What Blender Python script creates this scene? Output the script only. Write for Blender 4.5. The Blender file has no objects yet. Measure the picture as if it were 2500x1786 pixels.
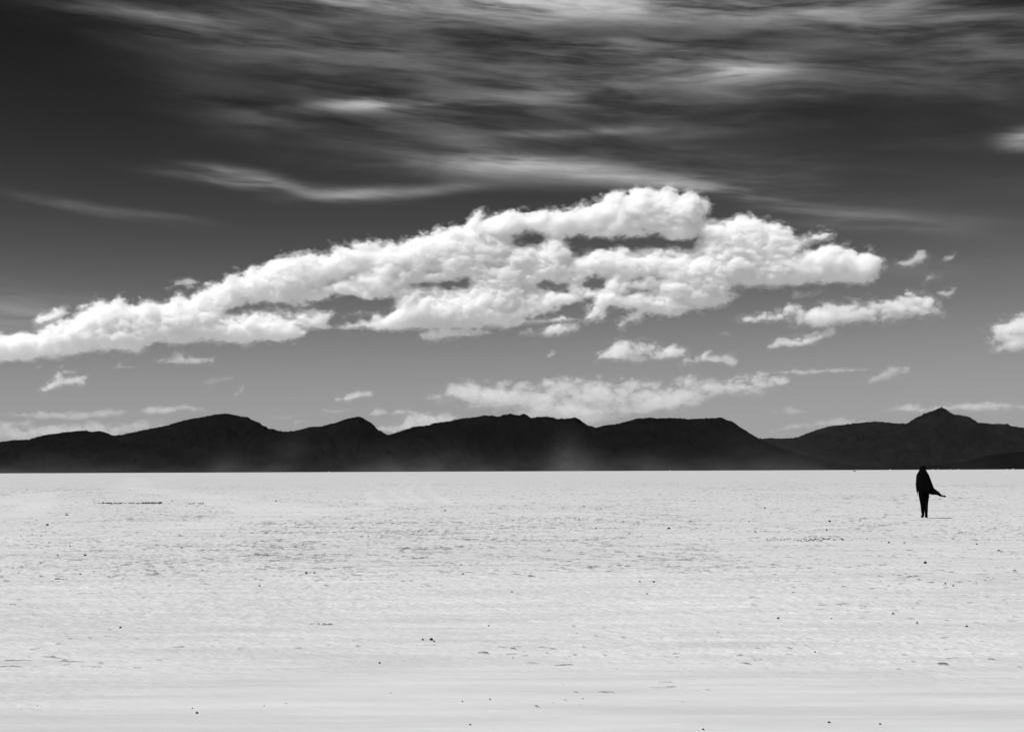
import bpy, bmesh, math, random, time
import numpy as np
from mathutils import Vector, Matrix, noise as mnoise

scene = bpy.context.scene
C = scene.collection
T0 = time.time()

# ------------------------------------------------------------------ camera
F = 3472.2                      # focal length in photograph pixels (50 mm on a 36 mm wide frame of 2500)
CAM_Z = 1.52
PITCH = math.atan((1149.6 - 893.0) / F)
ROLL = 0.0039
fwd = Vector((0, math.cos(PITCH), math.sin(PITCH)))
r0, u0 = Vector((1, 0, 0)), Vector((0, -math.sin(PITCH), math.cos(PITCH)))
up = u0 * math.cos(ROLL) + r0 * math.sin(ROLL)
right = r0 * math.cos(ROLL) - u0 * math.sin(ROLL)
cam = bpy.data.cameras.new('camera')
cam.lens, cam.sensor_width, cam.sensor_fit = 50.0, 36.0, 'HORIZONTAL'
cam.clip_start, cam.clip_end = 0.1, 400000.0
cam_o = bpy.data.objects.new('camera', cam)
C.objects.link(cam_o)
M = Matrix((right, up, -fwd)).transposed().to_4x4()
M.translation = Vector((0, 0, CAM_Z))
cam_o.matrix_world = M
scene.camera = cam_o


def look(px, py):
    """Direction of a point of the photograph."""
    return fwd + right * ((px - 1250.0) / F) + up * ((893.0 - py) / F)


def on_ground(px, py):
    d = look(px, py)
    k = -CAM_Z / d.z
    return Vector((d.x * k, d.y * k, 0.0))


def at_dist(px, py, Y):
    d = look(px, py)
    k = Y / d.y
    return Vector((d.x * k, Y, CAM_Z + d.z * k))


# ------------------------------------------------------------------ sun, sky, exposure
SUN_EL = math.radians(55)
sun_dir = Vector((-math.cos(SUN_EL) * 0.87, -0.5 * math.cos(SUN_EL), math.sin(SUN_EL))).normalized()   # from the left
sun = bpy.data.lights.new('sun', 'SUN')
sun.energy, sun.angle, sun.color = 5.0, math.radians(0.5), (1, 1, 1)
sun_o = bpy.data.objects.new('sun', sun)
C.objects.link(sun_o)
sun_o.rotation_euler = sun_dir.to_track_quat('Z', 'Y').to_euler()

scene.view_settings.view_transform = 'Standard'
scene.view_settings.look = 'None'
scene.view_settings.exposure = 0.0
scene.view_settings.gamma = 1.0
cy = scene.cycles
cy.use_denoising = True
cy.max_bounces = 38
cy.volume_bounces = 36
cy.diffuse_bounces = 3
cy.volume_step_rate = 1.0
cy.volume_max_steps = 512
cy.denoising_prefilter = 'ACCURATE'
cy.sample_clamp_indirect = 10

world = bpy.data.worlds.new('World')
scene.world = world
world.use_nodes = True
wt = world.node_tree
for n in list(wt.nodes):
    wt.nodes.remove(n)


class Net:
    """Small helper: arithmetic on node sockets."""
    def __init__(self, tree):
        self.t = tree

    def node(self, kind, **kw):
        n = self.t.nodes.new(kind)
        for k, v in kw.items():
            setattr(n, k, v)
        return n

    def put(self, sock, v):
        if hasattr(v, 'is_linked') or isinstance(v, bpy.types.NodeSocket):
            self.t.links.new(v, sock)
        else:
            sock.default_value = v

    def m(self, op, *a, clamp=False):
        n = self.node('ShaderNodeMath', operation=op, use_clamp=clamp)
        for s, v in zip(n.inputs, a):
            self.put(s, v)
        return n.outputs[0]

    def add(self, *a):
        r = a[0]
        for b in a[1:]:
            r = self.m('ADD', r, b)
        return r

    def mul(self, *a):
        r = a[0]
        for b in a[1:]:
            r = self.m('MULTIPLY', r, b)
        return r

    def sub(self, a, b):
        return self.m('SUBTRACT', a, b)

    def vec(self, x, y, z):
        n = self.node('ShaderNodeCombineXYZ')
        for s, v in zip(n.inputs, (x, y, z)):
            self.put(s, v)
        return n.outputs[0]

    def noise(self, v, scale=1.0, detail=5.0, rough=0.55, dist=0.0, lac=2.0):
        n = self.node('ShaderNodeTexNoise', noise_dimensions='3D')
        self.put(n.inputs['Vector'], v)
        self.put(n.inputs['Scale'], scale)
        n.inputs['Detail'].default_value = detail
        n.inputs['Roughness'].default_value = rough
        n.inputs['Lacunarity'].default_value = lac
        n.inputs['Distortion'].default_value = dist
        return n.outputs['Fac']

    def ramp(self, v, a, b, c=0.0, d=1.0, smooth=True):
        n = self.node('ShaderNodeMapRange', interpolation_type='SMOOTHSTEP' if smooth else 'LINEAR')
        for s, x in zip(n.inputs, (v, a, b, c, d)):
            self.put(s, x)
        return n.outputs[0]


W = Net(wt)
sky = W.node('ShaderNodeTexSky', sky_type='NISHITA', sun_disc=False)
sky.sun_elevation = SUN_EL
sky.sun_rotation = math.atan2(sun_dir.x, sun_dir.y)
sky.altitude = 3600
sky.air_density, sky.dust_density, sky.ozone_density = 1.0, 1.2, 1.0
sep = W.node('ShaderNodeSeparateColor')
wt.links.new(sky.outputs[0], sep.inputs[0])
bg = W.node('ShaderNodeBackground')
bg.inputs['Strength'].default_value = 0.1
red = sep.outputs[0]            # a red filter on black-and-white film
x = W.mul(red, 0.1)
x2 = W.mul(x, x)
x4 = W.mul(x2, x2)
tone = W.mul(W.m('DIVIDE', x4, W.add(1.0, W.mul(x4, 143.0))), 520.0)     # contrast of the film

# high thin cirrus: streaks laid out by azimuth and elevation (radians x F), combed by stretched noise
tc = W.node('ShaderNodeTexCoord')
sx = W.node('ShaderNodeSeparateXYZ')
wt.links.new(tc.outputs['Generated'], sx.inputs[0])
U0 = W.mul(W.m('ARCTAN2', sx.outputs[0], sx.outputs[1]), F)
V0 = W.mul(W.m('ARCSINE', sx.outputs[2]), F)
P0 = W.vec(W.mul(U0, 1 / 420.0), W.mul(V0, 1 / 150.0), 3.7)
wob1 = W.sub(W.noise(P0, 1.0, 3.0, 0.5), 0.5)
wob2 = W.sub(W.noise(W.vec(W.mul(U0, 1 / 420.0), W.mul(V0, 1 / 150.0), 11.3), 1.0, 4.0, 0.55), 0.5)
U = W.add(U0, W.mul(wob1, 110.0))
V = W.add(V0, W.mul(wob2, 30.0))
# fibres, gently falling to the right
fib = W.noise(W.vec(W.mul(U, 1 / 420.0), W.mul(W.add(V, W.mul(U, 0.11)), 1 / 34.0), 0.0), 1.0, 8.0, 0.60, 0.45)
fine = W.noise(W.vec(W.mul(U, 1 / 120.0), W.mul(W.add(V, W.mul(U, 0.05)), 1 / 14.0), 5.0), 1.0, 5.0, 0.6, 0.3)
soft = W.noise(W.vec(W.mul(U, 1 / 700.0), W.mul(V, 1 / 130.0), 8.0), 1.0, 3.0, 0.5, 0.4)
STREAKS = [  # centre (photograph pixels), half length, half thickness, fall to the right (degrees), strength
    (1330, -4, 660, 50, 0, .62), (1050, 6, 330, 26, 2, .26), (1900, 30, 420, 45, 4, .24), (430, 44, 210, 16, 2, .20), (600, 105, 340, 40, 5, .07),
    (880, 260, 120, 15, -2, .34), (1010, 258, 150, 9, -1, .16), (1090, 315, 110, 32, 22, .07),
    (560, 430, 130, 16, 3, .40), (700, 455, 110, 13, 14, .17), (885, 474, 130, 15, -3, .30), (1080, 465, 90, 11, -6, .16),
    (1250, 400, 230, 15, 1, .32), (1520, 428, 330, 24, 6, .30), (1850, 487, 260, 16, 11, .22), (1220, 430, 160, 22, 3, .12),
    (1800, 180, 130, 22, -2, .40), (1830, 192, 250, 50, 3, .12), (1560, 130, 300, 30, 2, .16), (1500, 150, 420, 90, 0, .05),
    (1480, 316, 140, 11, -2, .13), (1290, 330, 130, 9, -3, .10), (1340, 225, 130, 25, -3, .12),
    (180, 505, 170, 12, 8, .10), (380, 530, 110, 9, 5, .08), (2300, 70, 340, 70, 14, .15), (2280, 190, 220, 40, 3, .09),
    (2500, 338, 60, 22, 0, .42), (2490, 362, 50, 10, 0, .15), (40, 745, 260, 42, 4, .12), (60, 790, 130, 26, 0, .16), (2280, 655, 260, 26, 3, .06),
    (1150, 190, 520, 60, 3, .08), (700, 90, 300, 40, 4, .07), (1000, 320, 420, 70, 5, .06), (1750, 395, 420, 55, 8, .04), (2050, 520, 300, 30, 9, .08), (1350, 250, 520, 90, 2, .035), (1300, 120, 480, 50, 4, .05), (640, 290, 130, 26, 8, .06), (2150, 545, 260, 16, 2, .05)]
acc = None
for (cx, cyy, L, T, ang, k) in STREAKS:
    d = look(cx, cyy).normalized()
    cu, cv = math.atan2(d.x, d.y) * F, math.asin(d.z) * F
    ca, sa = math.cos(math.radians(-ang)), math.sin(math.radians(-ang))
    du, dv = W.sub(U, cu), W.sub(V, cv)
    p = W.mul(W.add(W.mul(du, ca), W.mul(dv, sa)), 1.0 / L)
    q = W.mul(W.sub(W.mul(dv, ca), W.mul(du, sa)), 1.0 / T)
    g = W.mul(W.m('EXPONENT', W.mul(W.add(W.mul(p, p), W.mul(q, q)), -1.0)), k)
    acc = g if acc is None else W.add(acc, g)
blot = W.noise(W.vec(W.mul(U, 1 / 420.0), W.mul(W.add(V, W.mul(U, 0.07)), 1 / 62.0), 21.0), 1.0, 3.0, 0.5, 0.5)
comb_ = W.add(W.mul(W.ramp(blot, 0.38, 0.64), 1.0), W.mul(W.ramp(fib, 0.40, 0.74), 0.5), W.mul(W.ramp(fine, 0.36, 0.75), 0.36))
veil = W.mul(W.ramp(soft, 0.40, 0.75), W.add(0.35, W.mul(comb_, 0.6)), W.ramp(V0, 560.0, 900.0), W.ramp(U0, -1150.0, -300.0), 0.09)
cir = W.m('MINIMUM', W.add(W.mul(acc, W.add(0.16, comb_)), veil), 0.9)
CIRRUS = 6.0                                  # brightness of sunlit ice cloud, before the 0.1 of the background
tone = W.add(W.mul(tone, W.sub(1.0, cir)), W.mul(cir, CIRRUS))
comb = W.node('ShaderNodeCombineColor')
for s_ in comb.inputs[:3]:
    wt.links.new(tone, s_)
wt.links.new(comb.outputs[0], bg.inputs['Color'])
world.cycles.sampling_method = 'MANUAL'
world.cycles.sample_map_resolution = 512
wo = W.node('ShaderNodeOutputWorld')
wt.links.new(bg.outputs[0], wo.inputs[0])

# ------------------------------------------------------------------ helpers
def tag(o, label=None, cat=None, group=None, kind=None):
    for k, v in (('label', label), ('category', cat), ('group', group), ('kind', kind)):
        if v:
            o[k] = v
    return o


def grey(name, v, rough=0.9, spec=0.2):
    m = bpy.data.materials.new(name)
    m.use_nodes = True
    b = m.node_tree.nodes['Principled BSDF']
    b.inputs['Base Color'].default_value = (v, v, v, 1)
    b.inputs['Roughness'].default_value = rough
    b.inputs['Specular IOR Level'].default_value = spec
    return m


def bspline_matrix(n, cells, rng_shift=0.0):
    """(n x (cells+4)) cubic B-spline rows that upsample a lattice of values."""
    t = np.linspace(0, cells, n, endpoint=False).astype(np.float32) + rng_shift
    i = np.floor(t).astype(int)
    f = t - i
    w = np.stack([(1 - f) ** 3, 3 * f ** 3 - 6 * f ** 2 + 4, -3 * f ** 3 + 3 * f ** 2 + 3 * f + 1, f ** 3], 1) / 6.0
    A = np.zeros((n, int(math.ceil(cells)) + 5), np.float32)
    for k in range(4):
        A[np.arange(n), i + k] += w[:, k]
    return A


def lattice_noise(shape, cells, rng):
    """Smooth random field of about unit spread; shape and cells are (x, y, z)."""
    Ms = [bspline_matrix(n, c, rng.random()) for n, c in zip(shape, cells)]
    L = rng.standard_normal([m.shape[1] for m in Ms]).astype(np.float32)
    a = np.tensordot(Ms[0], L, (1, 0))
    a = np.tensordot(a, Ms[1], (1, 1)).transpose(0, 2, 1)
    a = np.tensordot(a, Ms[2], (2, 1))
    return (a * 2.1).astype(np.float32)


def poly_sdf(px, pz, poly):
    """Signed distance (inside positive) of points to a polygon."""
    P = np.asarray(poly, np.float32)
    Q = np.roll(P, -1, 0)
    d2 = np.full(px.shape, 1e12, np.float32)
    inside = np.zeros(px.shape, bool)
    for (ax, az), (bx, bz) in zip(P, Q):
        ex, ez = bx - ax, bz - az
        t = np.clip(((px - ax) * ex + (pz - az) * ez) / max(ex * ex + ez * ez, 1e-6), 0, 1)
        d2 = np.minimum(d2, (px - ax - t * ex) ** 2 + (pz - az - t * ez) ** 2)
        c = ((az > pz) != (bz > pz))
        with np.errstate(divide='ignore', invalid='ignore'):
            inside ^= c & (px < (bx - ax) * (pz - az) / (bz - az if bz != az else 1e-9) + ax)
    return np.where(inside, 1, -1) * np.sqrt(d2)


def volume_material(name, dens, aniso=0.0, colour=1.0):
    m = bpy.data.materials.new(name)
    m.use_nodes = True
    t = m.node_tree
    for n in list(t.nodes):
        t.nodes.remove(n)
    out = t.nodes.new('ShaderNodeOutputMaterial')
    v = t.nodes.new('ShaderNodeVolumePrincipled')
    v.inputs['Color'].default_value = (colour, colour, colour, 1)
    v.inputs['Density'].default_value = dens
    v.inputs['Anisotropy'].default_value = aniso
    v.inputs['Density Attribute'].default_value = 'density'
    t.links.new(v.outputs[0], out.inputs['Volume'])
    return m


def voxel_object(name, dens, lo, hi, mat):
    """A cloud of droplets: the array DENS (x, y, z) as a density grid that fills the box LO..HI."""
    nx, ny, nz = dens.shape
    me = bpy.data.meshes.new(name)
    me.vertices.add(nx * ny * nz)
    a = me.attributes.new('d', 'FLOAT', 'POINT')
    a.data.foreach_set('value', np.ascontiguousarray(dens, np.float32).ravel())
    src = bpy.data.objects.new(name + '_samples', me)       # not in the scene: only the numbers of the grid
    o = bpy.data.objects.new(name, bpy.data.volumes.new(name))
    C.objects.link(o)
    o.data.materials.append(mat)
    g = bpy.data.node_groups.new(name, 'GeometryNodeTree')
    g.interface.new_socket('Geometry', in_out='INPUT', socket_type='NodeSocketGeometry')
    g.interface.new_socket('Geometry', in_out='OUTPUT', socket_type='NodeSocketGeometry')
    N = Net(g)
    go = N.node('NodeGroupOutput')
    pos = N.node('GeometryNodeInputPosition')
    sx = N.node('ShaderNodeSeparateXYZ')
    g.links.new(pos.outputs[0], sx.inputs[0])
    idx = None
    for k, n in enumerate((nx, ny, nz)):
        v = N.m('ROUND', N.mul(N.sub(sx.outputs[k], lo[k]), (n - 1) / (hi[k] - lo[k])))
        # two-part index keeps floats exact: convert each axis to an integer first
        fi = N.node('FunctionNodeFloatToInt', rounding_mode='ROUND')
        g.links.new(v, fi.inputs[0])
        if idx is None:
            idx = fi.outputs[0]
        else:
            mu = N.node('FunctionNodeIntegerMath', operation='MULTIPLY')
            g.links.new(idx, mu.inputs[0])
            mu.inputs[1].default_value = n
            ad = N.node('FunctionNodeIntegerMath', operation='ADD')
            g.links.new(mu.outputs[0], ad.inputs[0])
            g.links.new(fi.outputs[0], ad.inputs[1])
            idx = ad.outputs[0]
    na = N.node('GeometryNodeInputNamedAttribute', data_type='FLOAT')
    na.inputs[0].default_value = 'd'
    si = N.node('GeometryNodeSampleIndex', data_type='FLOAT', domain='POINT', clamp=True)
    oi = N.node('GeometryNodeObjectInfo')
    oi.inputs[0].default_value = src
    g.links.new(oi.outputs['Geometry'], si.inputs['Geometry'])
    g.links.new(na.outputs[0], si.inputs['Value'])
    g.links.new(idx, si.inputs['Index'])
    vc = N.node('GeometryNodeVolumeCube')
    g.links.new(si.outputs[0], vc.inputs['Density'])
    vc.inputs['Min'].default_value = lo
    vc.inputs['Max'].default_value = hi
    for k, n in zip('XYZ', (nx, ny, nz)):
        vc.inputs['Resolution ' + k].default_value = n
    sm = N.node('GeometryNodeSetMaterial')
    sm.inputs['Material'].default_value = mat
    g.links.new(vc.outputs[0], sm.inputs[0])
    g.links.new(sm.outputs[0], go.inputs[0])
    md = o.modifiers.new('droplets', 'NODES')
    md.node_group = g
    return o


def smooth(x, a, b):
    t = np.clip((x - a) / (b - a), 0, 1)          # a > b gives the falling curve
    return t * t * (3 - 2 * t)


def gather2(img, fx, fz):
    nx, nz = img.shape
    fx = np.clip(fx, 0, nx - 1.001)
    fz = np.clip(fz, 0, nz - 1.001)
    ix, iz = fx.astype(np.int32), fz.astype(np.int32)
    tx, tz = fx - ix, fz - iz
    return (img[ix, iz] * (1 - tx) * (1 - tz) + img[ix + 1, iz] * tx * (1 - tz) + img[ix, iz + 1] * (1 - tx) * tz + img[ix + 1, iz + 1] * tx * tz)


def make_cloud(adds, Y, mat, seed, holes=(), vox=2.0, depth=1.0, R=60.0, amp=9.0, wave=80.0, soft=9.0, pad=26, ragged=5.0, rough=0.62, grow=4.0, hole_k=0.0, cap=40.0, fuzz=0.10, warp=1.0, first=1.0):
    """A cloud whose outline (photograph points, at distance Y) is inflated to a real thickness and broken into billows.
    Lengths are in photograph pixels at that distance; vox is the voxel size."""
    rng = np.random.default_rng(seed)
    s = Y / F / math.cos(PITCH) ** 0
    allp = np.array([p for a in adds for p in a], np.float32)
    x0, x1 = allp[:, 0].min() - pad, allp[:, 0].max() + pad
    y0, y1 = allp[:, 1].min() - pad, allp[:, 1].max() + pad
    c = at_dist((x0 + x1) / 2, (y0 + y1) / 2, Y)
    # world frame of the cloud: plane coordinates in pixels of size s
    def plane(p):
        w = at_dist(p[0], p[1], Y)
        return ((w.x - c.x) / s, (w.z - c.z) / s)
    A = [[plane(p) for p in a] for a in adds]
    H = [([plane(p) for p in h], k) for h, k in holes]
    cor = np.array([plane(p) for p in ((x0, y0), (x1, y0), (x0, y1), (x1, y1))])
    xmin, xmax, zmin, zmax = cor[:, 0].min(), cor[:, 0].max(), cor[:, 1].min(), cor[:, 1].max()
    nx, nz = int((xmax - xmin) / vox) + 1, int((zmax - zmin) / vox) + 1
    gx, gz = np.meshgrid(xmin + np.arange(nx) * vox, zmin + np.arange(nz) * vox, indexing='ij')
    gx, gz = gx.astype(np.float32), gz.astype(np.float32)
    D = np.full(gx.shape, -1e6, np.float32)
    for a in A:
        D = np.maximum(D, poly_sdf(gx, gz, a))
    gap = np.zeros(gx.shape, np.float32)
    hole_rag = 5.0 * lattice_noise((nx, 2, nz), (nx * vox / 26, 1, nz * vox / 14), rng)[:, 0] + 3.0 * lattice_noise((nx, 2, nz), (nx * vox / 9, 1, nz * vox / 6), rng)[:, 0]
    for h, k in H:
        d = poly_sdf(gx, gz, h) + hole_rag
        D = np.minimum(D, -d * 0.7 + k + hole_k)
        gap = np.maximum(gap, smooth(d, -13.0, 12.0) * (0.955 if k < 3 else 0.8))
    D = np.where(D > 0, cap * np.tanh(np.maximum(D, 0) / cap), D)
    Dmax = float(D.max())
    gz2 = np.gradient(D, vox, axis=1)
    for _ in range(3):                              # flat, quiet undersides; lively tops
        gz2[1:-1, 1:-1] = (gz2[1:-1, 1:-1] * 2 + gz2[:-2, 1:-1] + gz2[2:, 1:-1] + gz2[1:-1, :-2] + gz2[1:-1, 2:]) / 6
    calm = 1 - 0.4 * np.clip(gz2, 0, 1)
    half = depth * math.sqrt(max(Dmax, 4) * R) + amp + 4
    vy = vox * 1.6
    ny = int(2 * half / vy) + 1
    ys = (-half + np.arange(ny) * vy).astype(np.float32)
    shape = (nx, ny, nz)
    ext = (nx * vox, ny * vy, nz * vox)

    def nz_(w, stretch=(1, 1, 1)):
        return lattice_noise(shape, [max(e / (w * q), 1.0) for e, q in zip(ext, stretch)], rng)
    wx = nz_(wave) * amp * 0.45 * warp
    wz = nz_(wave) * amp * 0.4 * warp
    ix = (np.arange(nx, dtype=np.float32))[:, None, None]
    iz = (np.arange(nz, dtype=np.float32))[None, None, :]
    Fd = gather2(D, ix + wx / vox, iz + wz / vox)
    del wx, wz
    Fd -= (ys ** 2 / (R * depth * depth))[None, :, None]
    w, a, k = wave, amp, 0
    Fd += grow
    while w > 2.0 * vox:
        n = nz_(w, (2.2, 1.5, 0.75) if k == 0 else (1.25, 1.1, 0.85))
        n *= calm[:, None, :]
        Fd += a * ((np.abs(n) * 1.5 - 1.2 * calm[:, None, :]) if k < 4 else n) * (first if k == 0 else 1.0)
        del n
        w *= 0.5
        a *= rough
        k += 1
    dens = smooth(Fd, 0.0, soft)
    if ragged > 0:                                  # fine shreds in the thin skin
        n = nz_(5.5 * vox, (1.5, 1, 0.8)) + 0.8 * nz_(2.6 * vox, (1.4, 1, 0.8))
        dens *= smooth(Fd + ragged * n, -2.0, soft + 3)
    if fuzz > 0:
        dens = np.maximum(dens, fuzz * smooth(Fd + 5.0 * nz_(6.0 * vox, (1.5, 1, 0.9)) + 3.0 * nz_(3.0 * vox, (1.3, 1, 1)), -5.0, 8.0))
    dens *= (1 - gap)[:, None, :]
    dens[dens < 0.004] = 0
    # nothing on the faces of the box
    dens[[0, -1]] = 0
    dens[:, [0, -1]] = 0
    dens[:, :, [0, -1]] = 0
    lo = (xmin * s, -half * s, zmin * s)
    hi = ((xmin + (nx - 1) * vox) * s, (-half + (ny - 1) * vy) * s, (zmin + (nz - 1) * vox) * s)
    o = voxel_object('cloud', dens, lo, hi, mat(s))
    o.location = (c.x, Y, c.z)
    print('cloud', shape, round(time.time() - T0, 1))
    return o


# ------------------------------------------------------------------ clouds
BANK = [(-70, 835), (0, 814), (26, 818), (40, 814), (77, 809), (106, 804), (116, 790), (148, 780), (182, 767), (190, 756), (232, 739), (264, 734),
        (288, 724), (304, 727), (317, 739), (338, 739), (362, 732), (383, 740), (401, 746), (422, 727), (436, 722), (462, 730), (475, 717),
        (491, 709), (528, 690), (552, 680), (577, 669), (592, 674), (611, 658), (632, 658), (656, 645), (690, 633), (719, 625), (748, 609),
        (764, 611), (788, 617), (804, 615), (814, 601), (851, 600), (872, 594), (893, 590), (917, 594), (957, 591), (965, 596), (996, 582),
        (1028, 568), (1054, 562), (1081, 552), (1134, 543), (1151, 529), (1172, 515), (1183, 522), (1176, 536), (1204, 533), (1225, 526),
        (1239, 522), (1268, 529), (1303, 526), (1331, 517), (1352, 517), (1387, 513), (1422, 503), (1451, 494), (1475, 483), (1507, 471),
        (1535, 480), (1556, 466), (1577, 462), (1605, 469), (1637, 466), (1662, 473), (1686, 471), (1722, 485), (1736, 501), (1732, 515),
        (1718, 526), (1725, 536), (1750, 541), (1786, 539), (1806, 535), (1838, 531), (1873, 539), (1901, 547), (1929, 557), (1941, 573),
        (1952, 579), (1988, 565), (2016, 563), (2032, 569), (2028, 577), (1996, 589), (1956, 595), (1952, 606), (1956, 616), (1980, 614),
        (2004, 606), (2036, 602), (2071, 608), (2087, 614), (2119, 612), (2139, 626), (2154, 636), (2146, 656), (2139, 672), (2111, 692),
        (2079, 688), (2036, 690), (1996, 692), (1937, 695), (1877, 697), (1814, 697), (1790, 701), (1794, 719), (1778, 743), (1739, 751),
        (1679, 757), (1659, 765), (1598, 765), (1577, 761), (1549, 779), (1510, 790), (1528, 772), (1549, 758), (1493, 747), (1472, 777),
        (1422, 779), (1352, 786), (1282, 790), (1239, 800), (1141, 800), (1070, 802), (1000, 800), (975, 803), (896, 803), (854, 799),
        (817, 801), (764, 798), (738, 797), (740, 815), (724, 826), (685, 828), (658, 831), (592, 835), (540, 834), (500, 831), (470, 829),
        (449, 834), (409, 834), (375, 833), (364, 841), (327, 851), (277, 849), (224, 850), (195, 864), (158, 867), (106, 870), (53, 872),
        (0, 872), (-70, 880)]
BANK_MORE = [[(85, 778), (110, 765), (140, 753), (160, 752), (165, 762), (140, 774), (105, 786), (92, 787)],
             [(1022, 818), (1045, 806), (1085, 802), (1184, 806), (1196, 812), (1156, 818), (1077, 826), (1038, 826)],
             [(1271, 812), (1295, 800), (1311, 810), (1346, 790), (1410, 783), (1414, 792), (1386, 808), (1335, 815)]]
SHADE_HOLES = [([(545, 760), (579, 747), (606, 735), (685, 735), (724, 740), (751, 744), (777, 741), (790, 723), (830, 715), (870, 715), (891, 723),  # openings cut in place of shaded cloud bases; dark sky shows through
           (936, 724), (965, 728), (957, 749), (936, 760)], 0),
         ([(804, 792), (822, 768), (907, 766), (904, 781), (870, 789), (854, 796)], 0),
         ([(1387, 582), (1422, 575), (1486, 582), (1528, 587), (1563, 577), (1598, 571), (1627, 578), (1669, 589), (1690, 582), (1704, 571),
           (1707, 589), (1693, 610), (1651, 607), (1612, 601), (1570, 612), (1521, 603), (1458, 610), (1405, 614)], 0),
         ([(1243, 600), (1257, 575), (1282, 561), (1317, 561), (1338, 571), (1331, 589), (1299, 600)], 8),
         ([(1000, 695), (1070, 684), (1141, 680), (1137, 702), (1070, 703)], 0),
         ([(1310, 702), (1327, 680), (1387, 689), (1380, 703)], 0),
         ([(1415, 702), (1436, 680), (1479, 680), (1475, 702)], 0),
         ([(1521, 684), (1563, 670), (1602, 666), (1612, 680), (1556, 691)], 2),
         ([(1510, 725), (1535, 710), (1581, 700), (1600, 704), (1594, 715), (1549, 727)], 2.5),
         ([(1282, 775), (1345, 772), (1380, 740), (1422, 733), (1447, 730), (1426, 751), (1426, 777)], 0),
         ([(1046, 666), (1063, 654), (1081, 659), (1060, 670)], 1),
         ([(764, 699), (830, 675), (883, 659), (870, 678), (817, 699)], 6)]


def cloud_mat(tau):
    """Droplet density given as optical depth per ten photograph pixels."""
    return lambda s: volume_material('cloud droplets', tau / (10 * s))


CL_ON = True
if CL_ON:
    bank = make_cloud([BANK] + BANK_MORE, 20000, cloud_mat(1.7), 5, holes=SHADE_HOLES, grow=11.0, amp=8.4, wave=50.0, soft=14.0, hole_k=2.0, cap=32.0, rough=0.69, vox=1.4, ragged=11.0, R=44, warp=0.35, first=0.6)
    tag(bank, 'long bright cumulus bank with gaps cut for shaded bases, rising from the left edge', 'cloud')

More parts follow.
